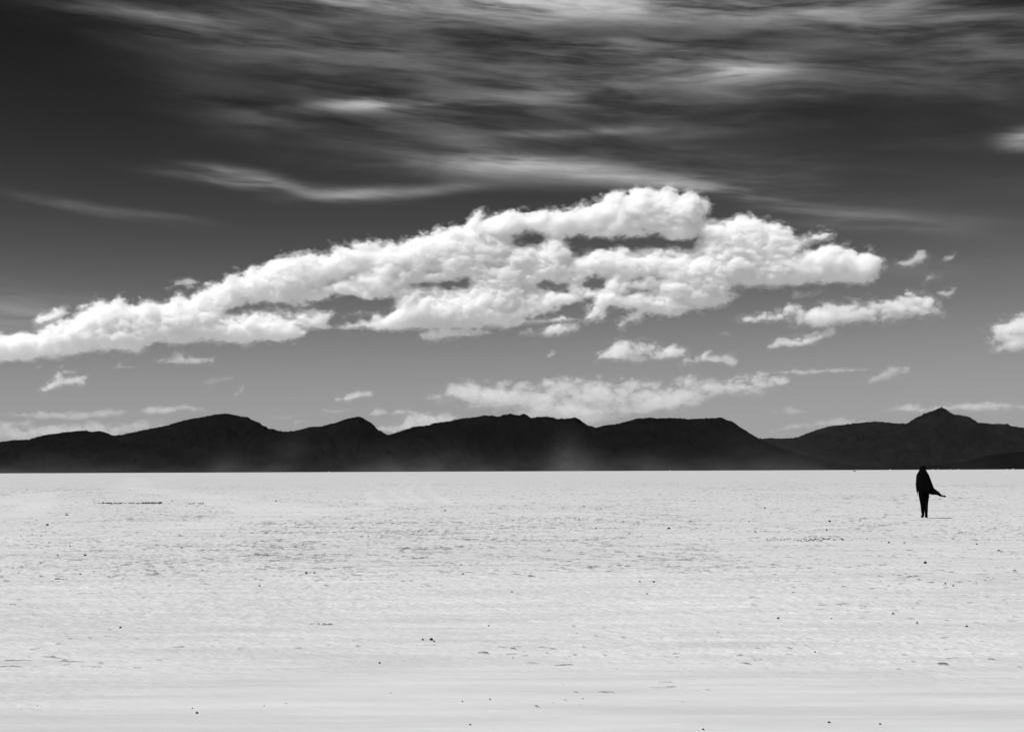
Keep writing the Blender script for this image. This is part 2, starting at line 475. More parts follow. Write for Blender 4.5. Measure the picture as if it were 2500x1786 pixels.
SMALL = [  # outline, distance, optical depth, label
    ([(1798, 777), (1853, 765), (1885, 763), (1917, 743), (1948, 741), (1972, 759), (2012, 743), (2055, 741), (2091, 735), (2135, 723), (2154, 731),
      (2206, 721), (2242, 721), (2273, 725), (2297, 743), (2311, 767), (2305, 777), (2234, 779), (2154, 785), (2075, 787), (1988, 787), (1948, 789),
      (1937, 779), (1877, 783), (1822, 781)], 20000, 1.3, 'long white cumulus strip just below the right end of the big bank'),
    ([(1873, 844), (1893, 834), (1933, 832), (1980, 820), (2016, 806), (2036, 802), (2047, 818), (2004, 834), (1964, 842)], 20000, 0.9,
     'slim slanting white cloud below the long cumulus strip'),
    ([(2400, 820), (2420, 814), (2424, 791), (2451, 777), (2479, 765), (2511, 759), (2580, 765), (2580, 854), (2471, 856), (2440, 850), (2455, 830), (2432, 824)],
     20000, 1.0, 'white cloud cut off by the right edge of the picture'),
    ([(1452, 878), (1458, 860), (1489, 849), (1507, 830), (1528, 825), (1549, 837), (1581, 835), (1616, 842), (1651, 846), (1671, 849), (1662, 860),
      (1634, 871), (1598, 878), (1546, 886), (1493, 886), (1482, 878)], 20000, 0.9, 'round topped white cloud under the middle of the big bank'),
    ([(1655, 886), (1686, 872), (1718, 860), (1732, 856), (1722, 871), (1757, 874), (1800, 878), (1790, 900), (1774, 892), (1760, 885), (1704, 886)], 20000, 0.7,
     'ragged pointed cloud beside the round topped cloud'),
    ([(1047, 968), (1100, 935), (1150, 922), (1210, 940), (1298, 935), (1375, 918), (1452, 915), (1496, 930), (1584, 924), (1628, 940), (1694, 918),
      (1771, 922), (1848, 918), (1914, 935), (1859, 957), (1760, 973), (1650, 1006), (1485, 1014), (1320, 1006), (1155, 995), (1122, 979)], 45000, 0.55,
     'wide greyish cloud bank low above the middle mountains'),
    ([(374, 885), (396, 875), (420, 873), (428, 861), (447, 860), (455, 873), (495, 869), (523, 871), (523, 881), (475, 886), (416, 887)], 20000, 1.1,
     'small flat cloud with one knob on top, left of centre'),
    ([(91, 950), (119, 932), (146, 917), (186, 915), (210, 921), (206, 938), (166, 944), (119, 952)], 45000, 1.1, 'smooth lens shaped cloud above the left mountain foot'),
    ([(150, 911), (158, 905), (190, 899), (186, 911)], 45000, 0.5, 'little cloud patch right above the lens shaped cloud'),
    ([(75, 899), (90, 893), (103, 889), (100, 900)], 45000, 0.4, 'tiny cloud shred above and left of the lens shaped cloud'),
    ([(138, 903), (146, 893), (156, 889), (154, 899)], 45000, 0.4, 'tiny upright cloud shred above the lens shaped cloud'),
    ([(824, 974), (841, 961), (867, 954), (908, 952), (912, 967), (879, 971), (845, 978)], 45000, 0.8, 'small bright cloud above the gap between two left mountains'),
    ([(895, 1012), (912, 999), (927, 997), (942, 1008), (923, 1015)], 45000, 0.5, 'small rounded cloud close over the mountain gap'),
    ([(944, 1012), (972, 997), (1006, 999), (987, 1010)], 45000, 0.5, 'small slanting cloud to the right of the rounded one over the gap'),
    ([(916, 1045), (976, 1029), (998, 1015), (1039, 1012), (1080, 1017), (1120, 1022), (1080, 1045), (960, 1060)], 45000, 0.5, 'pale cloud rising from behind the mountain gap'),
    ([(1200, 1016), (1290, 998), (1340, 986), (1400, 990), (1460, 996), (1500, 1020), (1450, 1040), (1300, 1030)], 45000, 0.3, 'pale cloud resting on the middle mountain crest'),
    ([(785, 1004), (830, 997), (867, 996), (850, 1006)], 45000, 0.3, 'thin cloud streak left of the mountain gap'),
    ([(1877, 909), (1937, 901), (2016, 899), (2115, 897), (2135, 901), (2036, 909), (1956, 913)], 45000, 0.6, 'straight narrow cloud streak low on the right'),
    ([(2119, 931), (2146, 905), (2174, 893), (2234, 893), (2218, 905), (2174, 921)], 45000, 0.4, 'faint feathery cloud at the right end of the narrow streak'),
    ([(0, 1012), (86, 1008), (97, 1000), (150, 1002), (194, 1002), (221, 1006), (269, 997), (299, 997), (322, 1004), (284, 1017), (187, 1023), (75, 1017)], 45000, 0.35,
     'pale cloud bank low over the left mountain shoulder'),
    ([(337, 1008), (359, 995), (430, 987), (471, 987), (501, 999), (449, 1002), (400, 1010)], 45000, 0.45, 'smooth pale cloud touching the highest left summit'),
    ([(-60, 1035), (60, 1028), (150, 1036), (220, 1023), (280, 1025), (400, 1026), (410, 1045), (280, 1070), (100, 1075), (-60, 1085)], 45000, 0.3,
     'hazy cloud lying behind the lowest left ridge'),
    ([(2151, 1002), (2181, 993), (2222, 985), (2248, 993), (2301, 987), (2346, 984), (2390, 980), (2500, 987), (2580, 988), (2580, 1002), (2500, 1000), (2360, 1003),
      (2250, 1006)], 45000, 0.5, 'pale cloud band behind the pointed right peak'),
    ([(1882, 1051), (1912, 1038), (1998, 1025), (2099, 1024), (2150, 1030), (2000, 1042)], 45000, 0.3, 'faint cloud behind the long right shoulder'),
    ([(1890, 1006), (1927, 984), (1968, 1004), (1930, 1010)], 45000, 0.25, 'faint triangular cloud above the deep right saddle'),
    ([(408, 704), (428, 686), (445, 684), (459, 679), (487, 687), (472, 696), (459, 706), (447, 694), (425, 698)], 20000, 0.5, 'small shred floating over the left slope of the big bank'),
    ([(2192, 642), (2215, 634), (2238, 614), (2257, 618), (2269, 634), (2242, 644), (2210, 648)], 20000, 0.6, 'ragged shred beyond the right tip of the big bank'),
    ([(2291, 634), (2313, 626), (2333, 620), (2329, 630), (2305, 640)], 20000, 0.6, 'small shred farthest right of the big bank tip'),
    ([(2257, 680), (2269, 668), (2291, 676), (2269, 685), (2253, 697)], 20000, 0.4, 'faint shred under the two shreds at the bank tip'),
    ([(2288, 713), (2325, 703), (2336, 701), (2317, 725), (2300, 721)], 20000, 0.6, 'small arrow shaped shred above the end of the long strip'),
    ([(1927, 723), (1937, 707), (1980, 713), (2000, 703), (2014, 713), (1988, 727), (1931, 733)], 20000, 0.35, 'thin torn cloud between the big bank and the long strip'),
    ([(1333, 872), (1347, 856), (1359, 853), (1354, 867)], 20000, 0.5, 'tiny shred left of the round topped cloud'),
    ([(1754, 818), (1770, 806), (1780, 818)], 20000, 0.4, 'tiny faint shred left of the slim slanting cloud'),
    ([(1790, 924), (1840, 915), (1860, 912), (1865, 916), (1820, 922)], 45000, 0.4, 'hair thin cloud line left of the narrow streak'),
    ([(480, 939), (500, 930), (520, 925), (560, 918), (590, 921), (540, 933), (500, 945)], 45000, 0.15, 'barely visible wisp over the highest left summit'),
    ([(568, 966), (583, 955), (590, 943), (598, 944), (592, 960)], 45000, 0.4, 'small hooked wisp right of the highest left summit'),
    ([(1546, 828), (1563, 820), (1584, 827)], 20000, 0.4, 'little arched shred on top of the round topped cloud'),
    ([(640, 1017), (700, 1013), (745, 1014), (690, 1021)], 45000, 0.3, 'thin streak just over the saddle right of the highest left summit'),
    ([(700, 1032), (740, 1025), (760, 1026), (720, 1034)], 45000, 0.25, 'lower thin streak over the saddle right of the highest left summit'),
    ([(240, 896), (275, 895), (290, 886), (300, 892), (340, 895), (290, 899)], 45000, 0.4, 'thin line of cloud between lens shaped and knobbed clouds'),
]
if CL_ON:
    for i, (poly, Y, tau, lab) in enumerate(SMALL):
        h = max(p[1] for p in poly) - min(p[1] for p in poly)
        k = min(1.0, max(0.32, h / 60.0))
        c = make_cloud([poly], Y, cloud_mat(tau * (0.75 if Y < 30000 else 0.55)), 100 + i, vox=1.5, R=26 * k + 6, cap=18, amp=7.5 * k, wave=30 * k + 6, soft=14 * k + 3, grow=9.5 * k + 2.6,
                       rough=0.74, pad=int(16 * k + 10), ragged=5.0 * k + 1.0, fuzz=0.06)
        tag(c, lab, 'cloud', 'small clouds around the big bank')

# ------------------------------------------------------------------ mountains
def fbm2(x, y, rng, octaves=5, rough=0.5):
    """Smooth 2-D noise at arbitrary points (wavelength 1)."""
    out = np.zeros(np.broadcast(x, y).shape, np.float32)
    a = 1.0
    for _ in range(octaves):
        n = 512
        tab = rng.standard_normal((n, n)).astype(np.float32)
        ix, iy = np.floor(x).astype(np.int64), np.floor(y).astype(np.int64)
        fx, fy = (x - ix).astype(np.float32), (y - iy).astype(np.float32)
        fx, fy = fx * fx * (3 - 2 * fx), fy * fy * (3 - 2 * fy)
        i0, j0, i1, j1 = ix % n, iy % n, (ix + 1) % n, (iy + 1) % n
        out += a * (tab[i0, j0] * (1 - fx) * (1 - fy) + tab[i1, j0] * fx * (1 - fy) + tab[i0, j1] * (1 - fx) * fy + tab[i1, j1] * fx * fy)
        x, y, a = x * 2.03 + 17.3, y * 2.03 + 5.1, a * rough
    return out


def grid_mesh(name, X, Y, Z, mat, smooth_shade=True, attrs=None):
    n, m = X.shape
    co = np.stack([X, Y, Z], -1).reshape(-1, 3).astype(np.float32)
    i = np.arange(n * m).reshape(n, m)
    q = np.stack([i[:-1, :-1], i[1:, :-1], i[1:, 1:], i[:-1, 1:]], -1).reshape(-1, 4)
    me = bpy.data.meshes.new(name)
    me.vertices.add(len(co))
    me.vertices.foreach_set('co', co.ravel())
    me.loops.add(q.size)
    me.loops.foreach_set('vertex_index', q.ravel().astype(np.int32))
    me.polygons.add(len(q))
    me.polygons.foreach_set('loop_start', np.arange(0, q.size, 4, dtype=np.int32))
    me.polygons.foreach_set('use_smooth', np.full(len(q), smooth_shade))
    me.update(calc_edges=True)
    me.materials.append(mat)
    o = bpy.data.objects.new(name, me)
    C.objects.link(o)
    return o


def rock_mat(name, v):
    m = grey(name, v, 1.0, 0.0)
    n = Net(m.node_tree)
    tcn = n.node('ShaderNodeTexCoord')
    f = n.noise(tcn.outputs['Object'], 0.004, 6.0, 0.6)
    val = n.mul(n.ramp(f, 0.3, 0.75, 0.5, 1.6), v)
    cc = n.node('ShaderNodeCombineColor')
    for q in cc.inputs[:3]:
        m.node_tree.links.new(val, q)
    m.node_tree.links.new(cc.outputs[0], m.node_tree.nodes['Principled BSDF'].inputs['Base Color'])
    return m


def mountains(name, prof, Y, v, seed, front=3200.0, back=2600.0):
    rng = np.random.default_rng(seed)
    px = np.arange(prof[0][0], prof[-1][0] + 0.1, 1.6)
    pz = np.interp(px, [p[0] for p in prof], [p[1] for p in prof])
    pts = [at_dist(a, b, Y) for a, b in zip(px, pz)]
    x = np.array([p.x for p in pts])
    H = np.array([p.z for p in pts])
    s = Y / F
    tf = np.linspace(0, 1, 70)
    tb = np.linspace(0, 1, 16)[1:]
    T = np.concatenate([tf, 1 - tb])
    D = np.concatenate([-front * (1 - tf), back * tb])
    k = np.clip(H / 500.0, 0.12, 3.0)
    Xg, Dg = np.meshgrid(x, D, indexing='ij')
    Tg = np.meshgrid(x, T, indexing='ij')[1]
    body = Tg ** 1.35
    env = np.clip(Tg * (1 - Tg) * 4, 0, 1) * k[:, None]
    gul = np.abs(fbm2(Xg / 620.0 + Dg / 2600.0, Dg / 1700.0, rng, 5, 0.55))
    lump = fbm2(Xg / 260.0, Dg / 420.0, rng, 4, 0.5)
    Z = H[:, None] * body + env * (55.0 - 85.0 * gul + 20.0 * lump)
    crest = (1 - np.abs(1 - Tg) * 12).clip(0, 1) * fbm2(Xg / (5.0 * s), Dg / 200.0 + 3, rng, 3, 0.6) * 0.6 * s * (k[:, None] > 0.3)
    Z = Z + crest - 6.0
    o = grid_mesh(name, Xg, Y + Dg, Z, rock_mat('dark rock', v))
    tag(o, kind='structure')
    return o


R1 = [(-320, 1095), (-120, 1086), (0, 1076), (26, 1073), (71, 1070), (112, 1059), (161, 1053), (202, 1049), (219, 1050), (224, 1052), (239, 1050), (260, 1054), (270, 1060),
      (294, 1060), (348, 1048), (404, 1037), (449, 1025), (486, 1017), (524, 1010), (546, 1007), (565, 1009), (580, 1012), (587, 1015), (604, 1015), (617, 1023),
      (628, 1029), (636, 1030), (638, 1036), (651, 1040), (654, 1044), (671, 1045), (674, 1049), (699, 1052), (722, 1049), (759, 1040), (789, 1038), (822, 1029),
      (849, 1019), (873, 1015), (884, 1017), (897, 1026), (914, 1036), (918, 1043), (944, 1058), (957, 1057), (987, 1048), (1009, 1040), (1039, 1037), (1069, 1030),
      (1099, 1025), (1125, 1020), (1155, 1017), (1182, 1012), (1200, 1012), (1215, 1015), (1230, 1011), (1245, 1008), (1254, 1009), (1268, 1012), (1279, 1008),
      (1286, 1011), (1297, 1019), (1312, 1015), (1320, 1016), (1335, 1014), (1354, 1019), (1376, 1021), (1402, 1017), (1413, 1021), (1436, 1037), (1456, 1041),
      (1481, 1035), (1511, 1032), (1552, 1020), (1585, 1018), (1612, 1019), (1650, 1018), (1684, 1021), (1725, 1019), (1762, 1017), (1773, 1023), (1788, 1027),
      (1807, 1041), (1830, 1055), (1854, 1069), (1882, 1081), (1930, 1100), (1970, 1116), (2060, 1139), (2110, 1146)]
R2 = [(1740, 1090), (1800, 1072), (1859, 1069), (1874, 1068), (1904, 1069), (1945, 1067), (1979, 1053), (2016, 1041), (2039, 1037), (2110, 1030), (2132, 1027), (2155, 1028),
      (2185, 1032), (2215, 1033), (2300, 1050), (2420, 1090), (2480, 1125)]
R3 = [(1880, 1140), (1930, 1115), (1975, 1101), (2061, 1083), (2136, 1058), (2181, 1047), (2213, 1034), (2233, 1019), (2263, 1006), (2286, 998), (2299, 992), (2308, 997),
      (2327, 1010), (2346, 1012), (2368, 1017), (2377, 1023), (2385, 1030), (2417, 1033), (2460, 1034), (2473, 1040), (2500, 1043), (2580, 1052), (2700, 1080), (2850, 1100)]
R4 = [(2230, 1144), (2267, 1137), (2323, 1128), (2360, 1124), (2417, 1109), (2454, 1103), (2500, 1100), (2600, 1092), (2750, 1100), (2850, 1110)]
mountains('mountain_range', R1, 14000, 0.0033, 21)
mountains('far_ridge', R2, 30000, 0.006, 22, 3500, 2500)  # lighter base colour stands in for haze over the distance
mountains('pointed_peak', R3, 24000, 0.006, 23)  # rock lightened as well, haze put into its colour
mountains('near_foothill', R4, 12000, 0.0035, 24, 1500, 1200)

# ------------------------------------------------------------------ salt flat
foot = on_ground(2257, 1264.8)
rng = np.random.default_rng(77)
r = [0.6]
while r[-1] < 60000:
    d = r[-1]
    q = 0.03 if d < 4.5 else (0.0017 if d < 110 else 0.0030 + (max(0.0, math.log(d / 200)) * 0.012))
    r.append(d * (1 + q))
r = np.array(r)
th = np.concatenate([np.linspace(-math.pi, -0.47, 44)[:-1], np.arange(-0.47, 0.47, 0.00095), np.linspace(0.47, math.pi, 44)])
Rg, Tg = np.meshgrid(r, th, indexing='ij')
X, Y = Rg * np.sin(Tg), Rg * np.cos(Tg)
rough = smooth(fbm2(X / 9.0, Y / 9.0, rng, 3), -1.2, 0.9) * 0.75 + 0.25
rough = rough * (0.16 + 0.84 * smooth(Rg + 2.5 * fbm2(X / 5.0 + 9, Y / 5.0, rng, 2), 9.0, 17.0))
fade = 1 - smooth(Rg, 120, 300)
Z = 0.010 * fbm2(X / 7.5, Y / 5.5, rng, 2) * fade
plate = np.abs(fbm2(X / 0.45, Y / 0.32, rng, 2))
Z += (0.003 * (0.7 - plate) + 0.0045 * fbm2(X / 0.12, Y / 0.10, rng, 3, 0.7)) * rough * fade * 1.2
# little lips of broken crust, coloured dark for mud and side shade alike: fine near the camera, coarser farther out
bigp = smooth(fbm2(X / 16.0 + 3, Y / 26.0, rng, 4, 0.6), -1.3, 1.3)
zone = smooth(Rg + 3.0 * fbm2(X / 6.0 + 9, Y / 6.0, rng, 3), 12.5, 24.0) * (1 - 0.93 * smooth(Rg + 25 * fbm2(X / 40.0, Y / 60.0 + 5, rng, 2), 120, 185))
# paler wheel tracks, pressed into the crust
TRACKS = [([(18, 1228), (40, 1216), (102, 1204), (154, 1200), (250, 1198)], 1.6), ([(-60, 1229), (60, 1229.5), (150, 1229), (270, 1228.5)], 1.1),
          ([(60, 1262), (85, 1245), (110, 1225), (112, 1210), (130, 1203)], 0.8),
          ([(305, 1167), (330, 1168.5), (342, 1175), (325, 1186), (333, 1191), (400, 1200), (493, 1211), (554, 1220), (610, 1230), (700, 1247), (780, 1256)], 2.2),
          ([(420, 1290), (520, 1276), (620, 1265), (720, 1252), (830, 1240)], 1.6),
          ([(920, 1196), (905, 1204), (903, 1213), (925, 1232)], 0.3), ([(903, 1178), (923, 1189), (942, 1195), (958, 1203), (964, 1210), (1000, 1224)], 0.3),
          ([(985, 1166), (994, 1171), (985, 1180), (962, 1191), (935, 1199)], 0.3), ([(1008, 1164), (1018, 1170), (1014, 1179), (1000, 1191), (1003, 1205), (1030, 1224)], 0.3),
          ([(1060, 1172), (1047, 1178), (1040, 1188), (1053, 1204), (1082, 1217), (1100, 1230)], 0.36)]
track = np.zeros(X.shape, np.float32)
sel = np.nonzero((np.abs(Tg) < 0.46) & (Rg > 40) & (Rg < 420))
xs, ys = X[sel], Y[sel]
jx, jy = 0.5 * fbm2(xs / 3.0, ys / 3.0, rng, 2), 0.5 * fbm2(xs / 3.0 + 40, ys / 3.0, rng, 2)
best = np.zeros(xs.shape, np.float32)
for tr, wid in TRACKS:
    P = [on_ground(*p) for p in tr]
    pts = []
    for i in range(len(P) - 1):
        a, b, c_, d_ = P[max(i - 1, 0)], P[i], P[i + 1], P[min(i + 2, len(P) - 1)]
        for t in np.linspace(0, 1, 6, endpoint=False):
            pts.append(0.5 * ((2 * b) + (c_ - a) * t + (2 * a - 5 * b + 4 * c_ - d_) * t * t + (3 * b - a - 3 * c_ + d_) * t ** 3))
    pts.append(P[-1])
    d2 = np.full(xs.shape, 1e9, np.float32)
    for p0, p1 in zip(pts[:-1], pts[1:]):
        ex, ey = p1.x - p0.x, p1.y - p0.y
        t = np.clip(((xs + jx * wid * 0.5 - p0.x) * ex + (ys + jy * wid * 0.5 - p0.y) * ey) / (ex * ex + ey * ey + 1e-6), 0, 1)
        d2 = np.minimum(d2, (xs + jx * wid * 0.5 - p0.x - t * ex) ** 2 + (ys + jy * wid * 0.5 - p0.y - t * ey) ** 2)
    best = np.maximum(best, 1 - smooth(np.sqrt(d2), 0.45 * wid, 1.3 * wid))
calm_ = np.exp(-(((X - foot.x - 0.55) / 0.9) ** 2 + ((Y - foot.y - 0.3) / 1.3) ** 2))      # flattened around the feet so the cast shadow shows
track[sel] = best * (0.6 + 0.4 * smooth(fbm2(xs / 1.5, ys / 4.0, rng, 3), -1, 0.6))
dens_ = (0.48 + 0.52 * bigp) * zone * (1 - 0.9 * track) * (1 - calm_)
w1 = fbm2(X / 0.9 + 31, Y / 0.9, rng, 3)
grow_ = 1 + 0.012 * np.clip(Rg - 30, 0, 200)
c1 = fbm2(X / (0.085 * grow_) + 50, Y / (0.085 * grow_), rng, 2, 0.5) + 0.16 * w1
c2 = fbm2(X / 0.21 + 70, Y / 0.07, rng, 3, 0.6) + 0.22 * w1
c3 = fbm2(X / (0.14 * grow_) + 90, Y / (0.13 * grow_), rng, 3, 0.6) + 0.22 * w1
m1 = smooth(c1 - (2.0 - 1.25 * dens_), 0.0, 0.7) * (zone > 0.02)
m2 = smooth(c2 - (2.55 - 1.25 * dens_), 0.0, 0.5) * smooth(Rg, 70, 40) * (zone > 0.02)
m3 = smooth(c3 - (3.05 - 1.20 * dens_), 0.0, 0.5) * (zone > 0.02)
Z += (0.009 * m1 + 0.008 * m2 + 0.015 * m3) * grow_ ** 0.8 * (1 - smooth(Rg, 220, 330))
mud = np.clip(0.65 * m1 + 0.9 * m2 + 1.0 * m3, 0, 1) * (0.5 + 0.5 * smooth(w1, -1, 1))
Z = Z * (1 - 0.9 * calm_) - 0.004

salt = grey('salt crust', 0.56, 0.85, 0.15)
n = Net(salt.node_tree)
tco = n.node('ShaderNodeTexCoord').outputs['Object']
sv = n.node('ShaderNodeSeparateXYZ')
salt.node_tree.links.new(tco, sv.inputs[0])
gx_, gy_ = sv.outputs[0], sv.outputs[1]
big = n.noise(tco, 0.09, 4.0, 0.6)
mid = n.noise(n.vec(n.mul(gx_, 0.55), gy_, 0.0), 1.1, 4.0, 0.6)
band = n.noise(n.vec(n.mul(gx_, 0.16), gy_, 1.0), 2.6, 5.0, 0.6)       # soft drift bands
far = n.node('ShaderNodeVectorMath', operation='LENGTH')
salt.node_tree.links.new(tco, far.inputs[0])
mud_ = n.node('ShaderNodeAttribute', attribute_name='mud').outputs['Fac']
grit = n.noise(tco, 30.0, 3.0, 0.6)
base = n.add(0.515, n.mul(n.sub(mid, 0.5), 0.04), n.mul(n.sub(big, 0.5), 0.06), n.mul(n.sub(band, 0.5), 0.30))
pale = n.node('ShaderNodeAttribute', attribute_name='track').outputs['Fac']
base = n.mul(base, n.ramp(far.outputs['Value'], 50.0, 170.0, 1.0, 0.925))  # salt colour greyed with distance in place of aerial haze
val = n.mul(n.add(base, n.mul(pale, 0.032)), n.sub(1.0, n.mul(mud_, n.ramp(grit, 0.3, 0.6, 0.6, 0.92))))
cc = n.node('ShaderNodeCombineColor')
for q_ in cc.inputs[:3]:
    salt.node_tree.links.new(val, q_)
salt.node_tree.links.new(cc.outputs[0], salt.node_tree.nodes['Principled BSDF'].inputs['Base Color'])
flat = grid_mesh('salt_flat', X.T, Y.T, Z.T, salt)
at_ = flat.data.attributes.new('track', 'FLOAT', 'POINT')
at_.data.foreach_set('value', np.ascontiguousarray(track.T, np.float32).ravel())
am = flat.data.attributes.new('mud', 'FLOAT', 'POINT')
am.data.foreach_set('value', np.ascontiguousarray(mud.T, np.float32).ravel())
tag(flat, kind='structure')
del X, Y, Z, Rg, Tg, rough, fade, plate, c1, c2, c3, m1, m2, m3, w1, mud, grow_, dens_, zone, bigp

# ------------------------------------------------------------------ clods, broken crust, far lumps
dark = grey('dark mud', 0.012, 1.0, 0.05)
white = grey('salt lump', 0.62, 0.9, 0.1)


def lump_mesh(name, seed, w, h, d, mat, sub=2, jag=0.35):
    bm = bmesh.new()
    bmesh.ops.create_icosphere(bm, subdivisions=sub, radius=1.0)
    off = Vector((seed * 3.1, seed * 1.7, seed * 0.9))
    for v in bm.verts:
        k = 1 + jag * mnoise.fractal(v.co * 1.4 + off, 0.7, 2.1, 4)
        v.co = Vector((v.co.x * k * w / 2, v.co.y * k * d / 2, max(v.co.z * k, -0.25) * h * 0.8 + 0.12 * h))
    me = bpy.data.meshes.new(name)
    bm.to_mesh(me)
    bm.free()
    me.materials.append(mat)
    return me


CLODS = [(171, 1332, 6), (208, 1354, 9), (141, 1354, 7), (444, 1337, 8), (465, 1343, 4), (483, 1342, 5), (516, 1340, 6), (163, 1256, 9), (116, 1281, 9), (89, 1269, 4), (51, 1307, 5),
         (100, 1307, 5), (230, 1395, 6), (245, 1383, 6), (196, 1401, 8), (494, 1392, 9), (634, 1429, 7), (685, 1398, 5), (420, 1222, 5), (674, 1222, 6), (79, 1304, 4), (70, 1320, 4),
         (855, 1267, 4), (1087, 1246, 6), (910, 1280, 5), (882, 1308, 5), (899, 1308, 5), (773, 1367, 6), (793, 1370, 8), (822, 1363, 5), (832, 1362, 5), (869, 1365, 6), (853, 1378, 6),
         (725, 1380, 8), (767, 1398, 9), (767, 1406, 6), (1147, 1328, 5), (1160, 1328, 5), (1172, 1328, 5), (1267, 1327, 5), (1262, 1331, 8), (1090, 1329, 4), (1130, 1401, 10),
         (1081, 1345, 5), (1337, 1327, 7), (1377, 1338, 9), (1362, 1387, 6), (1426, 1235, 6), (1414, 1268, 9), (1455, 1289, 6), (1633, 1289, 10), (1537, 1301, 5), (1690, 1340, 5),
         (1678, 1340, 4), (1626, 1324, 5), (1867, 1239, 8), (1829, 1272, 6), (1844, 1298, 9), (1633, 1380, 5), (1596, 1420, 9), (1798, 1333, 6), (1562, 1418, 8), (2438, 1344, 11),
         (2170, 1323, 7), (2208, 1324, 9), (2117, 1315, 8), (2057, 1316, 8), (2023, 1316, 9), (2018, 1293, 7), (2163, 1306, 5), (2385, 1327, 6), (2259, 1373, 11), (2026, 1272, 9),
         (2327, 1429, 8), (2308, 1423, 6), (470, 1727, 5), (481, 1739, 9), (91, 1720, 3.5), (294, 1531, 9), (698, 1715, 4), (645, 1721, 3.5), (927, 1617, 7), (1053, 1560, 12),
         (1060, 1564, 6), (1032, 1560, 7), (1423, 1703, 5), (1196, 1705, 6), (1129, 1710, 5), (954, 1690, 4), (1193, 1526, 5), (1252, 1604, 4), (2024, 1763, 11), (1717, 1780, 9),
         (2149, 1767, 9), (2181, 1498, 10), (2239, 1519, 7), (1148, 1767, 7), (2030, 1508, 6), (1900, 1508, 9), (1990, 1590, 6), (2360, 1527, 9), (1250, 1445, 9), (1580, 1448, 8)]
SPECIAL = {(2438, 1344): 'dark clod lying alone on the salt right of the person, near the right edge', (1053, 1560): 'largest clod of a tight cluster low in the middle of the flat',
           (927, 1617): 'round dark clod lying alone on smooth salt left of the low cluster', (634, 1429): 'round dark clod alone on the left part of the crumbly crust',
           (1337, 1327): 'blackest round clod in the middle of the salt flat', (470, 1727): 'small black clod near the bottom left of the flat, above a thin dark chip',
           (2259, 1373): 'flat dark clod straight below the person', (1423, 1703): 'small black clod alone on the smooth salt right of bottom centre',
           (793, 1370): 'largest clod in a loose group on the left centre of the crust', (1717, 1780): 'dark chip cut by the bottom edge of the picture'}
shapes = [lump_mesh('clod', i, 1, 1, 1, dark) for i in range(9)]
random.seed(4)
for i, (px, py, w) in enumerate(CLODS):
    p = on_ground(px, py + 1.0)
    s = 0.68 * w * p.y / F
    o = bpy.data.objects.new('clod', shapes[i % 9])
    C.objects.link(o)
    o.location = (p.x, p.y, 0.0)
    o.scale = (s, s * 1.2, min(s * random.uniform(0.45, 0.75), 0.10))
    o.rotation_euler = (0, 0, random.uniform(-0.5, 0.5))
    tag(o, SPECIAL.get((px, py), 'small dark clod lying on the crumbly white salt crust'), 'clod', 'dark clods scattered over the salt flat')


torn = grey('torn crust', 0.025, 1.0, 0.05)


def broken_crust(name, lab, spots, seed):
    """One long low patch of dark broken crust: (x0, x1, y, count, size) in photograph points."""
    random.seed(seed)
    bm = bmesh.new()
    for (x0, x1, y, jit, cnt, size) in spots:
        for _ in range(int(cnt * 1.3)):
            p = on_ground(random.uniform(x0, x1), y + random.gauss(0, jit * 1.3))
            s = size * 0.82 * random.uniform(0.4, 1.3) * p.y / F
            m0 = len(bm.verts)
            g = bmesh.ops.create_icosphere(bm, subdivisions=1, radius=1.0)
            off = Vector((random.random() * 50, 0, 0))
            for v in g['verts']:
                k = 1 + 0.4 * mnoise.noise(v.co * 1.3 + off)
                v.co = Vector((p.x + v.co.x * k * s * 0.7, p.y + v.co.y * k * s * 0.7, max(v.co.z * k, -0.2) * s * 0.24 + 0.004))
    me = bpy.data.meshes.new(name)
    bm.to_mesh(me)
    bm.free()
    me.materials.append(torn)
    o = bpy.data.objects.new(name, me)
    C.objects.link(o)
    tag(o, lab, 'crust', kind='stuff')


broken_crust('broken_crust', 'dark broken crust in a thin line across the left of the flat',
             [(250, 300, 1227.5, 0.6, 40, 5), (300, 345, 1228, 0.5, 30, 4), (345, 395, 1227.5, 0.8, 70, 5), (230, 255, 1228.5, 0.3, 8, 4), (455, 498, 1229, 0.4, 22, 4)], 3)
broken_crust('broken_crust', 'dark broken crust strip left of and below the person',
             [(1870, 1960, 1317, 1.3, 40, 4), (1960, 2012, 1316.5, 2.2, 46, 4.5), (2012, 2060, 1316, 1.0, 20, 5), (2060, 2165, 1316, 2.0, 22, 4)], 4)
broken_crust('broken_crust', 'short dark crust dashes on the left crust', [(135, 165, 1414, 0.5, 22, 5), (745, 775, 1398.5, 0.5, 18, 5), (20, 45, 1476, 0.4, 12, 5), (755, 815, 1523, 0.5, 22, 5)], 6)

p = on_ground(2086, 1150)
far_lump = bpy.data.objects.new('mound', lump_mesh('mound', 3, 1.5, 1.0, 1.5, dark))  # plain lumps standing in for a distant vehicle or people
C.objects.link(far_lump)
far_lump.location = (p.x - 0.45, p.y, 0)
tag(far_lump, 'tiny dark two humped mound just below the horizon left of the person', 'mound')
hump = bpy.data.objects.new('hump', lump_mesh('hump', 8, 1.3, 0.75, 1.3, dark))
C.objects.link(hump)
hump.parent = far_lump
hump.location = (1.25, 0.1, 0)

